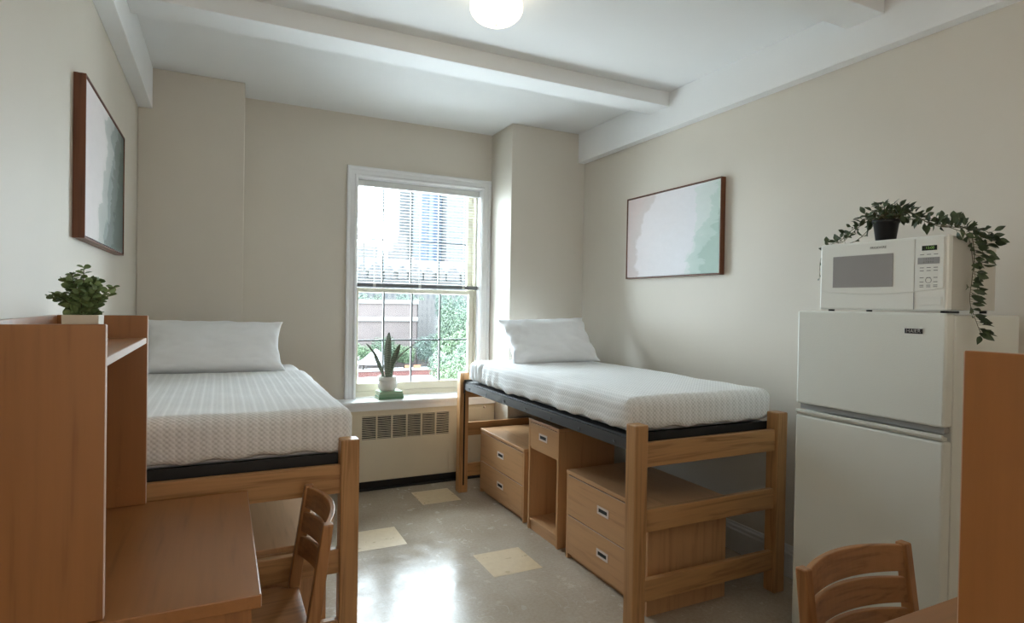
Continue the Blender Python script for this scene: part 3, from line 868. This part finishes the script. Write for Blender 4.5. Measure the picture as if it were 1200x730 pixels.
strands = [
 # right: across the top and down the near side of the microwave
 ([(0, 0, .08), W2(2.44, 1.46, 1.90), W2(2.43, 1.38, 1.87), W2(2.43, 1.29, 1.835), W2(2.44, 1.222, 1.80), W2(2.45, 1.205, 1.72), W2(2.44, 1.205, 1.62), W2(2.43, 1.205, 1.54), W2(2.45, 1.19, 1.46), W2(2.46, 1.18, 1.42)], 74, .037),
 ([(0, 0, .08), W2(2.47, 1.44, 1.88), W2(2.48, 1.34, 1.83), W2(2.50, 1.26, 1.82), W2(2.50, 1.215, 1.79), W2(2.505, 1.205, 1.73), W2(2.50, 1.205, 1.67)], 40, .037),
 ([(0, 0, .08), W2(2.50, 1.42, 1.87), W2(2.52, 1.32, 1.83), W2(2.54, 1.23, 1.81), W2(2.555, 1.205, 1.79), W2(2.56, 1.20, 1.765)], 26, .036),
 ([(0, 0, .08), W2(2.42, 1.42, 1.89), W2(2.40, 1.34, 1.84), W2(2.41, 1.26, 1.81), W2(2.43, 1.215, 1.77), W2(2.45, 1.205, 1.66), W2(2.47, 1.20, 1.58)], 34, .036),
 # left: across the top, then down the far side
 ([(0, 0, .08), W2(2.46, 1.61, 1.88), W2(2.46, 1.68, 1.85), W2(2.46, 1.74, 1.805), W2(2.46, 1.80, 1.798)], 24, .030),
 ([(0, 0, .08), W2(2.44, 1.60, 1.875), W2(2.43, 1.65, 1.84), W2(2.42, 1.69, 1.80), W2(2.42, 1.72, 1.795)], 22, .030),
 ([(0, 0, .08), W2(2.52, 1.62, 1.87), W2(2.54, 1.72, 1.81), W2(2.50, 1.80, 1.79), W2(2.46, 1.825, 1.74), W2(2.45, 1.825, 1.64)], 20, .030),
]
for si, (pts, nl, sz) in enumerate(strands):
    sp = spline(pts, 8)
    b = MB(); b.tube(sp, .0017, STEM, 5, .0009)
    for k in range(nl):
        f = .10+.90*(k+.5)/nl; i = min(int(f*(len(sp)-1)), len(sp)-2)
        p = sp[i].lerp(sp[i+1], f*(len(sp)-1)-i)
        tan = (sp[i+1]-sp[i]).normalized(); side = rdir(); side = (side-tan*side.dot(tan)).normalized()
        if p.y < -.27 and side.y > 0: side.y *= -1       # leaves grow away from the metal side
        if .27 > abs(p.y) and side.z < 0 and p.z < .06: side.z *= -1
        d = (side+tan*.3+Vector((0, 0, .05))).normalized()
        st = p+d*rnd(.002, .018)
        b.tube([p, st], .0007, STEM, 4)
        leaf(b, st, d, (Vector((0, 0, 1))*.4+rdir()*.9+Vector((-.6, 0, 0))), sz*rnd(.75, 1.2), sz*.58*rnd(.8, 1.1), IVY, .25)
    b.build('vine_strand', vt, recalc=False)
b = MB()
for k in range(120):
    a = rnd(0, 2*PI); e = rnd(-.15, 1.4); d = Vector((math.cos(a)*math.cos(e), math.sin(a)*math.cos(e), math.sin(e)))
    r = rnd(.03, .078); c = Vector((0, 0, .098)); tip = c+Vector((d.x*r*1.1, d.y*r*1.3, d.z*r*.75))
    b.tube([c+Vector((d.x*.012, d.y*.012, -.02)), tip], .0009, STEM, 4)
    leaf(b, tip, (d*.6+rdir()*.9), (Vector((-.3, 0, 1))+rdir()*.6), 0.037*rnd(.75, 1.2), .020*rnd(.8, 1.1), IVY, .3)
b.build('foliage', vt, recalc=False)

# eucalyptus box plant on the hutch shelf
ep = Vector((-.300, 1.752, 1.3665))
et = thing('potted_eucalyptus_plant', 'small bushy green plant in a square cream pot on the left hutch', 'plant', ep)
b = MB(); s0, s1 = .034, .037
ring = lambda s, z: [b.bm.verts.new((x*s, y*s, z)) for x, y in ((-1, -1), (1, -1), (1, 1), (-1, 1))]
A, B_, C_, D_ = ring(s0, 0), ring(s1, .092), ring(s1-.005, .092), ring(s1-.006, .078)
b.face(A[::-1], POTC)
for P, Q in ((A, B_), (B_, C_), (C_, D_)):
    for i in range(4): b.face([P[i], P[(i+1) % 4], Q[(i+1) % 4], Q[i]], POTC)
b.face(D_, SOIL); b.build('pot', et, bevel=.002)
stems = [(0, 0, .115, 0), (.028, .01, .085, 1), (-.035, 0, .085, 2), (.055, -.005, .068, 3), (-.06, .005, .042, 4), (.012, .03, .09, 5), (-.014, -.03, .085, 6), (.03, -.03, .065, 7), (-.03, .03, .07, 8), (.045, .03, .05, 9), (-.045, -.03, .05, 10), (-.022, .008, .098, 11), (.022, -.012, .075, 12), (0, -.045, .055, 13), (.01, .05, .055, 14), (.012, -.02, .05, 15), (-.015, .015, .055, 16), (-.03, -.015, .045, 17), (.03, .015, .045, 18), (0, .0, .075, 19)]
for (dx, dy, h_, k) in stems:
    b = MB(); p0 = Vector((dx*.3, dy*.3, .078)); p2 = Vector((dx*1.1, dy*1.1, .090+h_)); p1 = Vector((dx*.6, dy*.6, .09+h_*.6))
    sp = spline([p0, p1, p2], 6); b.tube(sp, .0013, STEM, 5, .0007)
    nn = 9
    for j in range(nn):
        f = .15+.85*j/(nn-1); i = min(int(f*(len(sp)-1)), len(sp)-2); p = sp[i].lerp(sp[i+1], f*(len(sp)-1)-i)
        a = j*1.6+k; L = .022*(1.2-.5*f)
        for q in (0, PI):
            d = Vector((math.cos(a+q), math.sin(a+q), .45)); leaf(b, p, d, Vector((0, -.35, .8))+rdir()*.8, L, L*.85, EUC, .1, True)
    b.build('stem', et, recalc=False)

# snake plant on three books
bk_y = 4.835
bz = .7155
for i, (th, w_, dx, rz, col, lab) in enumerate(((.021, .205, 0, .02, 2, 'deep green book lying on the windowsill, bottommost of the stack'),
                              (.021, .200, .003, -.03, 1, 'moss green book in the middle of the stack on the windowsill'),
                              (.020, .190, -.002, .05, 0, 'sage green book on top of the stack under the white pot'))):
    t = thing('book', lab, 'book', (1.25+dx, bk_y, bz), rz, 'green books stacked on the windowsill')
    D = .072
    b = MB(); c = GBOOK[col]
    b.box(-w_/2, w_/2, -D, D, 0, .003, c); b.box(-w_/2, w_/2, -D, D, th-.003, th, c)
    b.box(-w_/2, w_/2, -D, -D+.003, .003, th-.003, c); b.build('cover', t, bevel=.001)
    b = MB(); b.box(-w_/2+.004, w_/2-.004, -D+.0032, D-.004, .0032, th-.0032, PAGES); b.build('pages', t)
    bz += th+.0004
st = thing('snake_plant', 'snake plant with pointed leaves in a white ribbed pot by the window', 'plant', (1.236, bk_y, bz))
b = MB(); b.lathe([(.050, 0), (.058, .004), (.073, .024), (.078, .050), (.076, .084)], POTW, n=96, cap=True, flute=.018, nf=24)
b.lathe([(.076, .084), (.074, .088), (.077, .092), (.078, .114), (.076, .118), (.069, .118), (.066, .086)], POTW, n=48, cap=False)
b.build('pot', st)
b = MB(); b.lathe([(.001, .0875), (.066, .087)], SOIL, n=32, cap=False); b.build('soil', st)
def blade(pts, wmax, twist, nm='leaf'):
    sp = spline(pts, 8); b = MB(); n = len(sp); th = .0035; rows = []
    for i, p in enumerate(sp):
        f = i/(n-1); tan = (sp[min(i+1, n-1)]-sp[max(i-1, 0)]).normalized()
        a = twist[0]+(twist[1]-twist[0])*f; s = Vector((math.cos(a), math.sin(a), 0)); s = (s-tan*s.dot(tan)).normalized(); nn_ = s.cross(tan)
        w_ = wmax*(.45+.55*math.sin(min(1, f/.55)*PI/2)) if f < .55 else wmax*max(.03, math.cos((f-.55)/.45*PI/2)**.8)
        r = []
        for u, hh in ((-1, 0), (-.5, -.16), (0, -.22), (.5, -.16), (1, 0)): r.append(p+s*u*w_/2+nn_*hh*w_)
        rows.append([b.bm.verts.new(q+nn_*th/2*(1 if abs(u_) < .9 else .2)) for q, u_ in zip(r, (-1, -.5, 0, .5, 1))]+
                    [b.bm.verts.new(q-nn_*th/2*(1 if abs(u_) < .9 else .2)) for q, u_ in zip(reversed(r), (1, .5, 0, -.5, -1))])
    for A, B in zip(rows, rows[1:]):
        for k in range(10): b.face([A[k], A[(k+1) % 10], B[(k+1) % 10], B[k]], SNAKE, True)
    b.face(rows[0], SNAKE); b.face(rows[-1], SNAKE)
    b.build(nm, st)
blade([(-.004, -.01, .085), (-.006, -.012, .22), (-.002, -.01, .36), (.004, -.008, .483)], .066, (.1, .3))
blade([(.018, .012, .085), (.035, .01, .2), (.065, .0, .29), (.098, -.01, .385)], .05, (-.5, -.3))
blade([(-.02, .01, .085), (-.05, .012, .17), (-.08, .01, .24), (-.115, .005, .30)], .036, (.5, .2))
blade([(-.028, -.008, .085), (-.06, -.01, .19), (-.11, -.012, .30), (-.185, -.02, .395)], .026, (.6, .3))
blade([(.03, -.01, .085), (.05, -.01, .20), (.10, -.01, .285), (.19, -.015, .36), (.268, -.02, .415)], .013, (.4, .2))
blade([(.022, .028, .085), (.04, .03, .16), (.045, .035, .21)], .018, (.4, .2))

# ------------------------------------------------------------------ framed pictures
def picture(label, x, sgn, y0, y1, z0, z1, art):
    """hangs on wall plane x; sgn=+1 faces +x"""
    t = thing('framed_picture', label, 'picture', (x, (y0+y1)/2, (z0+z1)/2))
    hy, hz, D, f = (y1-y0)/2, (z1-z0)/2, .040, .007
    def X(a): return sgn*a
    def bx(b, xa, xb, *r): b.box(min(X(xa), X(xb)), max(X(xa), X(xb)), *r)
    b = MB()
    bx(b, .001, D, -hy, hy, hz-f, hz, FRAMEW); bx(b, .001, D, -hy, hy, -hz, -hz+f, FRAMEW)
    bx(b, .001, D, -hy, -hy+f, -hz+f, hz-f, FRAMEW); bx(b, .001, D, hy-f, hy, -hz+f, hz-f, FRAMEW)
    bx(b, .001, .008, -hy+f, hy-f, -hz+f, hz-f, FRAMEW)
    b.build('frame', t, bevel=.0012)
    g = .005; b = MB(); uvl = b.bm.loops.layers.uv.verify()
    ya, yb, za, zb = -hy+f+g, hy-f-g, -hz+f+g, hz-f-g
    bx(b, .009, D-.0045, ya, yb, za, zb, TRIMW)
    vs = [b.bm.verts.new((X(D-.004), yy, zz)) for yy, zz in ((ya, za), (yb, za), (yb, zb), (ya, zb))]
    fc = b.face(vs, art)
    # u grows to the viewer's right
    for lp, (u, v) in zip(fc.loops, ((0, 0), (1, 0), (1, 1), (0, 1)) if sgn > 0 else ((1, 0), (0, 0), (0, 1), (1, 1))): lp[uvl].uv = (u, v)
    b.build('canvas', t, recalc=False)
    return t
picture('wood-framed grey and blush abstract painting on the left wall', XL, 1, 2.70, 3.69, 1.722, 2.335, m_art('grey_wash_painting', 2))
picture('wood-framed pink and pale green abstract painting on the right wall', XR, -1, 2.822, 3.80, 1.717, 2.34, m_art('blush_green_painting', 1))

# ------------------------------------------------------------------ ceiling lamps
def lamp(label, x, y, glass=None):
    t = thing('ceiling_lamp', label, 'lamp', (x, y, ZC))
    b = MB(); b.lathe([(.088, 0), (.098, -.006), (.100, -.026), (.092, -.034), (.060, -.036)], TRIMW, n=40); b.build('canopy', t)
    b = MB(); prof = [(.085, -.032), (.112, -.046), (.126, -.070), (.127, -.088)]
    for k in range(1, 11): a = k/10*PI/2; prof.append((.127*math.cos(a)+.0005, -.088-.080*math.sin(a)))
    b.lathe(prof, glass or GLOBE, n=48, cap=True); b.build('globe', t)
    b = MB(); b.lathe([(.0005, -.174), (.004, -.172), (.005, -.168), (.003, -.166)], NICKEL, n=12, cap=True); b.build('finial', t)
    return t
lamp('lit round white glass dome lamp on the ceiling', 1.175, 2.63)
# unseen second lamp, added as fill in the ceiling bay behind the viewer
lamp('added fill dome lamp, unseen in the ceiling bay behind the viewer', 1.175, -.2, FILL_GLOBE)

fl = thing('fill_floor_lamp', 'added globe fill light on a floor stand, unseen behind the viewer', 'lamp', (.55, -1.25, 0))  # unseen lamp added to brighten the surfaces facing the camera
b = MB(); b.lathe([(.14, 0), (.14, .012), (.03, .025), (.012, .03)], STEEL, n=32); b.build('base', fl)
b = MB(); b.tube([(0, 0, .025), (0, 0, 1.40)], .011, STEEL, 12); b.build('pole', fl)
b = MB(); b.lathe([(.04+.2*math.sin(a_/14*PI*.9+.1) if 0 < a_ < 14 else .06, 1.38+.21*(1-math.cos(a_/14*PI))) for a_ in range(15)], m_emit('fill_paper_shade', (1, .95, .88), FLOOR_FILL), n=36); b.build('lamp_shade', fl)

# ------------------------------------------------------------------ the view outside
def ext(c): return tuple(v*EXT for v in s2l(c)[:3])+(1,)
def m_plain(name, rgb, rough=.8, scale=.3, var=.12):
    t = NT(name); v = t.coord(); c = ext(rgb); d = tuple(x*(1-var) for x in c[:3])+(1,)
    t.base(t.ramp(t.noise(v, scale, 4), [(.3, d), (.7, c)])); t.rough(rough); return t.m
def m_facade(name, wall, win_, sx, sz, fw_=.5, fh=.55):
    """window grid as part of the facade's own colouring; works on faces of either orientation"""
    t = NT(name); tc = t.n('ShaderNodeTexCoord'); sp = t.n('ShaderNodeSeparateXYZ'); t.l(tc.outputs['Object'], sp.inputs[0])
    h = t.math('ADD', sp.outputs['X'], sp.outputs['Y'])
    a = t.math('LESS_THAN', t.math('FRACT', t.math('DIVIDE', h, sx)), fw_)
    b_ = t.math('LESS_THAN', t.math('FRACT', t.math('DIVIDE', sp.outputs['Z'], sz)), fh)
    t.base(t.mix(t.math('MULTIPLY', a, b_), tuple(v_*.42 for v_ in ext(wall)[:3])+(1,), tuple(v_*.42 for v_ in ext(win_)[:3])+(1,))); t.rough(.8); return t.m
GZ = -12.0
PAVE = paint('pale_paving', (176, 176, 174), .9, 0, 1, .04)
b = MB(); b.box(-300, 700, 25, 900, GZ-1, GZ, PAVE)  # stops short of the room; open sky below brightens the ceiling
tag(b.build('ground'), kind='structure')
def bld(name, label, cat='building', loc=(0, 0, GZ)): return thing(name, label, cat, loc)
def ob(name, root, x0, x1, y0, y1, z0, z1, m):
    b = MB(); b.box(x0, x1, y0, y1, z0, z1, m); o = b.build(name, root); rel(o, root); return o
# brick building across the street
t = bld('brick_building', 'low pinkish brick building with white band, seen through the lower window', loc=(31, 130, GZ))
BR = m_plain('pink_brick', (134, 118, 114), .9, 1.2, .2); WH = m_plain('white_stone', (168, 164, 160))  # brick tone paled in place of haze
ob('wall', t, 20.5, 37.3, 122, 145, GZ, 1.3, BR); ob('cornice', t, 20.3, 37.5, 121.7, 145.3, 1.3, 2.1, WH)
ob('stone_band', t, 20.4, 37.4, 121.6, 122, -2.3, -1.4, WH)
ob('end_bay', t, 37.4, 41.0, 121.8, 140, GZ, 2.2, m_facade('pale_brick_bay', (150, 142, 138), (120, 112, 110), 1.0, 1.4, .45, .5))
# chateau-like row
t = bld('apartment_building', 'long pale building with slate blue roof and gables beyond the trees', loc=(62, 205, GZ))
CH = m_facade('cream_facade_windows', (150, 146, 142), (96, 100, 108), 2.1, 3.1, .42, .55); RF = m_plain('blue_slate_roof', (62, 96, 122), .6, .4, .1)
ob('wall', t, 30, 92, 200, 215, GZ, 12.4, CH)
b = MB(); b.prism([(199.3, 12.4), (203, 16.4), (212, 16.4), (215.7, 12.4)], 29.5, 92.5, 0, RF); o = b.build('roof', t); rel(o, t)
for k in range(13):
    x = 32.5+k*4.6; wd = 1.5 if k % 3 else 2.3
    b = MB(); b.prism([(x-wd, 9.6), (x+wd, 9.6), (x+wd, 12.6), (x, 12.8+wd*1.15), (x-wd, 12.6)], 198.9, 201.5, 1, CH)
    o = b.build('gable', t); rel(o, t)
    b = MB(); b.box(x-.35, x+.35, 198.8, 198.9, 10.4, 12.2, DARKV); q = b.build('window', o)
for k in range(5):
    x = 36+k*12.5; o = ob('chimney', t, x, x+1.0, 206, 207.2, 16.3, 18.1, BR)
# towers
TG = m_facade('blue_glass_tower', (126, 142, 156), (70, 118, 168), 4.2, 60, .5, .98)
t = bld('glass_tower', 'tall blue glass tower, its upper part out of sight above the window', loc=(131, 410, GZ))
ob('tower_shaft', t, 124.5, 139, 400, 420, GZ, 150, TG)
ob('stair_core', t, 129.6, 132.4, 398.6, 400, GZ, 150, m_plain('pale_glass_strip', (104, 122, 140)))
TW = m_facade('pale_tower_floors', (158, 160, 160), (112, 126, 138), 3.0, 3.6, .55, .5)
t = bld('apartment_tower', 'pale high-rise tower to the left of the blue glass tower', loc=(117, 440, GZ))
ob('tower_shaft', t, 117, 129.5, 430, 450, GZ, 140, TW)
t = bld('apartment_tower', 'pale grid-faced high-rise to the right of the blue glass tower', loc=(150, 400, GZ))
ob('tower_shaft', t, 140, 163, 392, 410, GZ, 135, TW)
t = bld('stepped_building', 'stepped pale mid-rise building left of the towers', loc=(108, 400, GZ))
SB = m_facade('stepped_facade', (152, 146, 142), (120, 120, 124), 3.0, 3.4, .5, .5)
ob('lower_storeys', t, 100, 113.5, 395, 410, GZ, 36, SB); ob('middle_storeys', t, 103.5, 113.5, 396, 410, 36, 42, SB); ob('upper_storeys', t, 107, 113.5, 397, 410, 42, 48, SB)
t = bld('office_building', 'low distant pale building at the left side of the upper window', loc=(86, 385, GZ))
ob('main_block', t, 74, 90, 380, 392, GZ, 37, SB); ob('roof_plant', t, 79, 86, 383, 390, 37, 40, WH)
# street furniture
t = bld('planter_wall', 'low red brick wall along the street below', 'wall', (28, 108, GZ))
ob('brick_face', t, 14, 37, 107.6, 108.4, GZ, GZ+1.0, m_plain('red_brick', (132, 70, 62), .9, 2, .2)); ob('coping', t, 13.9, 37.1, 107.4, 108.6, GZ+1.0, GZ+1.3, WH)
t = bld('market_tent', 'white tent canopy on the street behind the window plant', 'tent', (26.0, 110.6, GZ))
TN = m_plain('white_canvas', (195, 195, 198))
b = MB(); b.lathe([(3.6, 2.2), (2.2, 3.1), (1.0, 4.2), (.05, 4.9)], TN, n=24, cap=True, smooth=False); b.build('canopy', t)
b = MB()
for q in range(4):
    a = q*PI/2+.4; b.tube([(3*math.cos(a), 3*math.sin(a), 0), (3*math.cos(a), 3*math.sin(a), 2.3)], .08, STEEL, 6)
b.build('poles', t)
for k, x in enumerate((33.2, 35.0)):
    t = thing('street_barrier', ('small orange barrier on the street, the left of two', 'small orange barrier on the street, the right of two')[k], 'barrier', (x, 114, GZ))
    OR = m_plain('orange_plastic', (206, 128, 72), .6)
    b = MB(); b.box(-.7, .7, -.05, .05, .5, 1.3, OR); b.build('board', t)
    for q in (-.55, .55):
        b = MB(); b.prism([(-.35, 0), (-.27, 0), (.02, 1.3), (-.02, 1.3)], q-.05, q+.05, 0, OR); b.prism([(.35, 0), (.27, 0), (-.02, 1.3), (.02, 1.3)], q-.05, q+.05, 0, OR); b.build('leg', t)
t = thing('street_lamp', 'thin dark lamp post on the street behind the window plant', 'lamp post', (21.4, 104, GZ))
b = MB(); b.tube([(0, 0, 0), (0, 0, 3.6)], .09, STEEL, 8); b.tube([(0, 0, 3.5), (0, 0, 4.1)], .2, STEEL, 8); b.build('post', t)
# trees
def m_foliage(n, a, c):
    t = NT(n); v = t.coord(); t.base(t.ramp(t.noise(v, 9, 3), [(.3, ext(a)), (.7, ext(c))])); t.rough(.8); return t.m
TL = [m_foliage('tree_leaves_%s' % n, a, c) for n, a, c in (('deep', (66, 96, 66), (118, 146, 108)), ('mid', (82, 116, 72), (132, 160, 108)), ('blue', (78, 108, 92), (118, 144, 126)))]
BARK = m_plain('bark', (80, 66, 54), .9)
def tree_proto(seed, m):
    rr = random.Random(seed); b = MB()
    blobs = [(Vector((0, 0, .58)), .34)]
    for k in range(11):
        a = rr.uniform(0, 2*PI); q = rr.uniform(.12, .32)
        blobs.append((Vector((math.cos(a)*q, math.sin(a)*q, rr.uniform(.34, .86))), rr.uniform(.13, .24)))
    for c, r in blobs:
        for i in range(int(2300*r)):
            while True:
                v = Vector((rr.uniform(-1, 1), rr.uniform(-1, 1), rr.uniform(-1, 1)))
                if .1 < v.length < 1: break
            v.normalize(); p = c+v*r*rr.uniform(.78, 1.04)
            d = Vector((rr.uniform(-1, 1), rr.uniform(-1, 1), rr.uniform(-.6, .6))).normalized(); s = d.cross(v+Vector((0, 0, .3)))
            if s.length < .01: continue
            s.normalize(); L = .034*rr.uniform(.7, 1.3)
            b.face([b.bm.verts.new(p), b.bm.verts.new(p+d*L*.5+s*L*.4), b.bm.verts.new(p+d*L), b.bm.verts.new(p+d*L*.5-s*L*.4)], m)
    return b
protos = []
for k in range(3):
    c = tree_proto(11+k, TL[k]).build('crown', recalc=False)
    b = MB(); b.tube([(0, 0, 0), (.01, 0, .25), (0, .01, .6)], .028, BARK, 8, .012)
    tr = b.build('trunk'); protos.append((c, tr))
used = set()
def tree(label, x, y, top, wd, k):
    t = thing('tree', label, 'tree', (x, y, GZ), R_.uniform(0, 6), 'trees seen through the window')
    h_ = top-GZ
    for src in protos[k]:
        if src.name in used: o = src.copy(); C.objects.link(o)
        else: o = src; used.add(src.name)
        o.parent = t; o.scale = (wd, wd, h_)
    return t
# (pixel-independent) street trees: x, y, top height, crown width
TR = [
 ('small leafy tree at the foot of the brick building, behind the pot', 25.2, 117.5, -6.0, 6.5, 1),
 ('small leafy tree left of centre before the brick building', 29.3, 118.5, -5.2, 7.5, 0),
 ('small leafy tree before the right part of the brick building', 33.6, 118.2, -6.3, 6.5, 1),
 ('bluish tree before the pale end bay of the brick building', 38.4, 117.5, -5.0, 7.0, 2),
 ('tall leafy tree right of the brick building, reaching roof height', 41.6, 112.0, 1.6, 9.6, 0),
 ('tall leafy tree at the right edge of the lower window, top', 49.6, 113.0, 2.2, 10.5, 2),
 ('mid-green tree behind the right window panes, mid height', 36.0, 92.0, -1.0, 10.0, 1),
 ('broad tree below the tall ones at the right', 33.5, 82.0, -3.2, 9.5, 0),
 ('nearest bright tree low in the right corner of the window', 22.6, 61.0, -4.2, 6.2, 1),
 ('second near tree, low in the right part of the window', 25.8, 66.0, -3.6, 7.0, 1),
 ('tree crown just above the bed corner, low right', 27.8, 74.0, -4.6, 7.0, 0),
]
for a in TR: tree(*a)
for k in range(9):
    x = 27+k*6.2
    tree('%s from the left of the nine hazy trees beyond the brick building' % ('first second third fourth fifth sixth seventh eighth ninth'.split()[k]), x+R_.uniform(-.8, .8), (158 if k % 2 else 172)+R_.uniform(-1, 1), (3.6 if k % 2 else 3.9)+R_.uniform(-.6, .8), 9.0, 2 if k % 2 else 0)
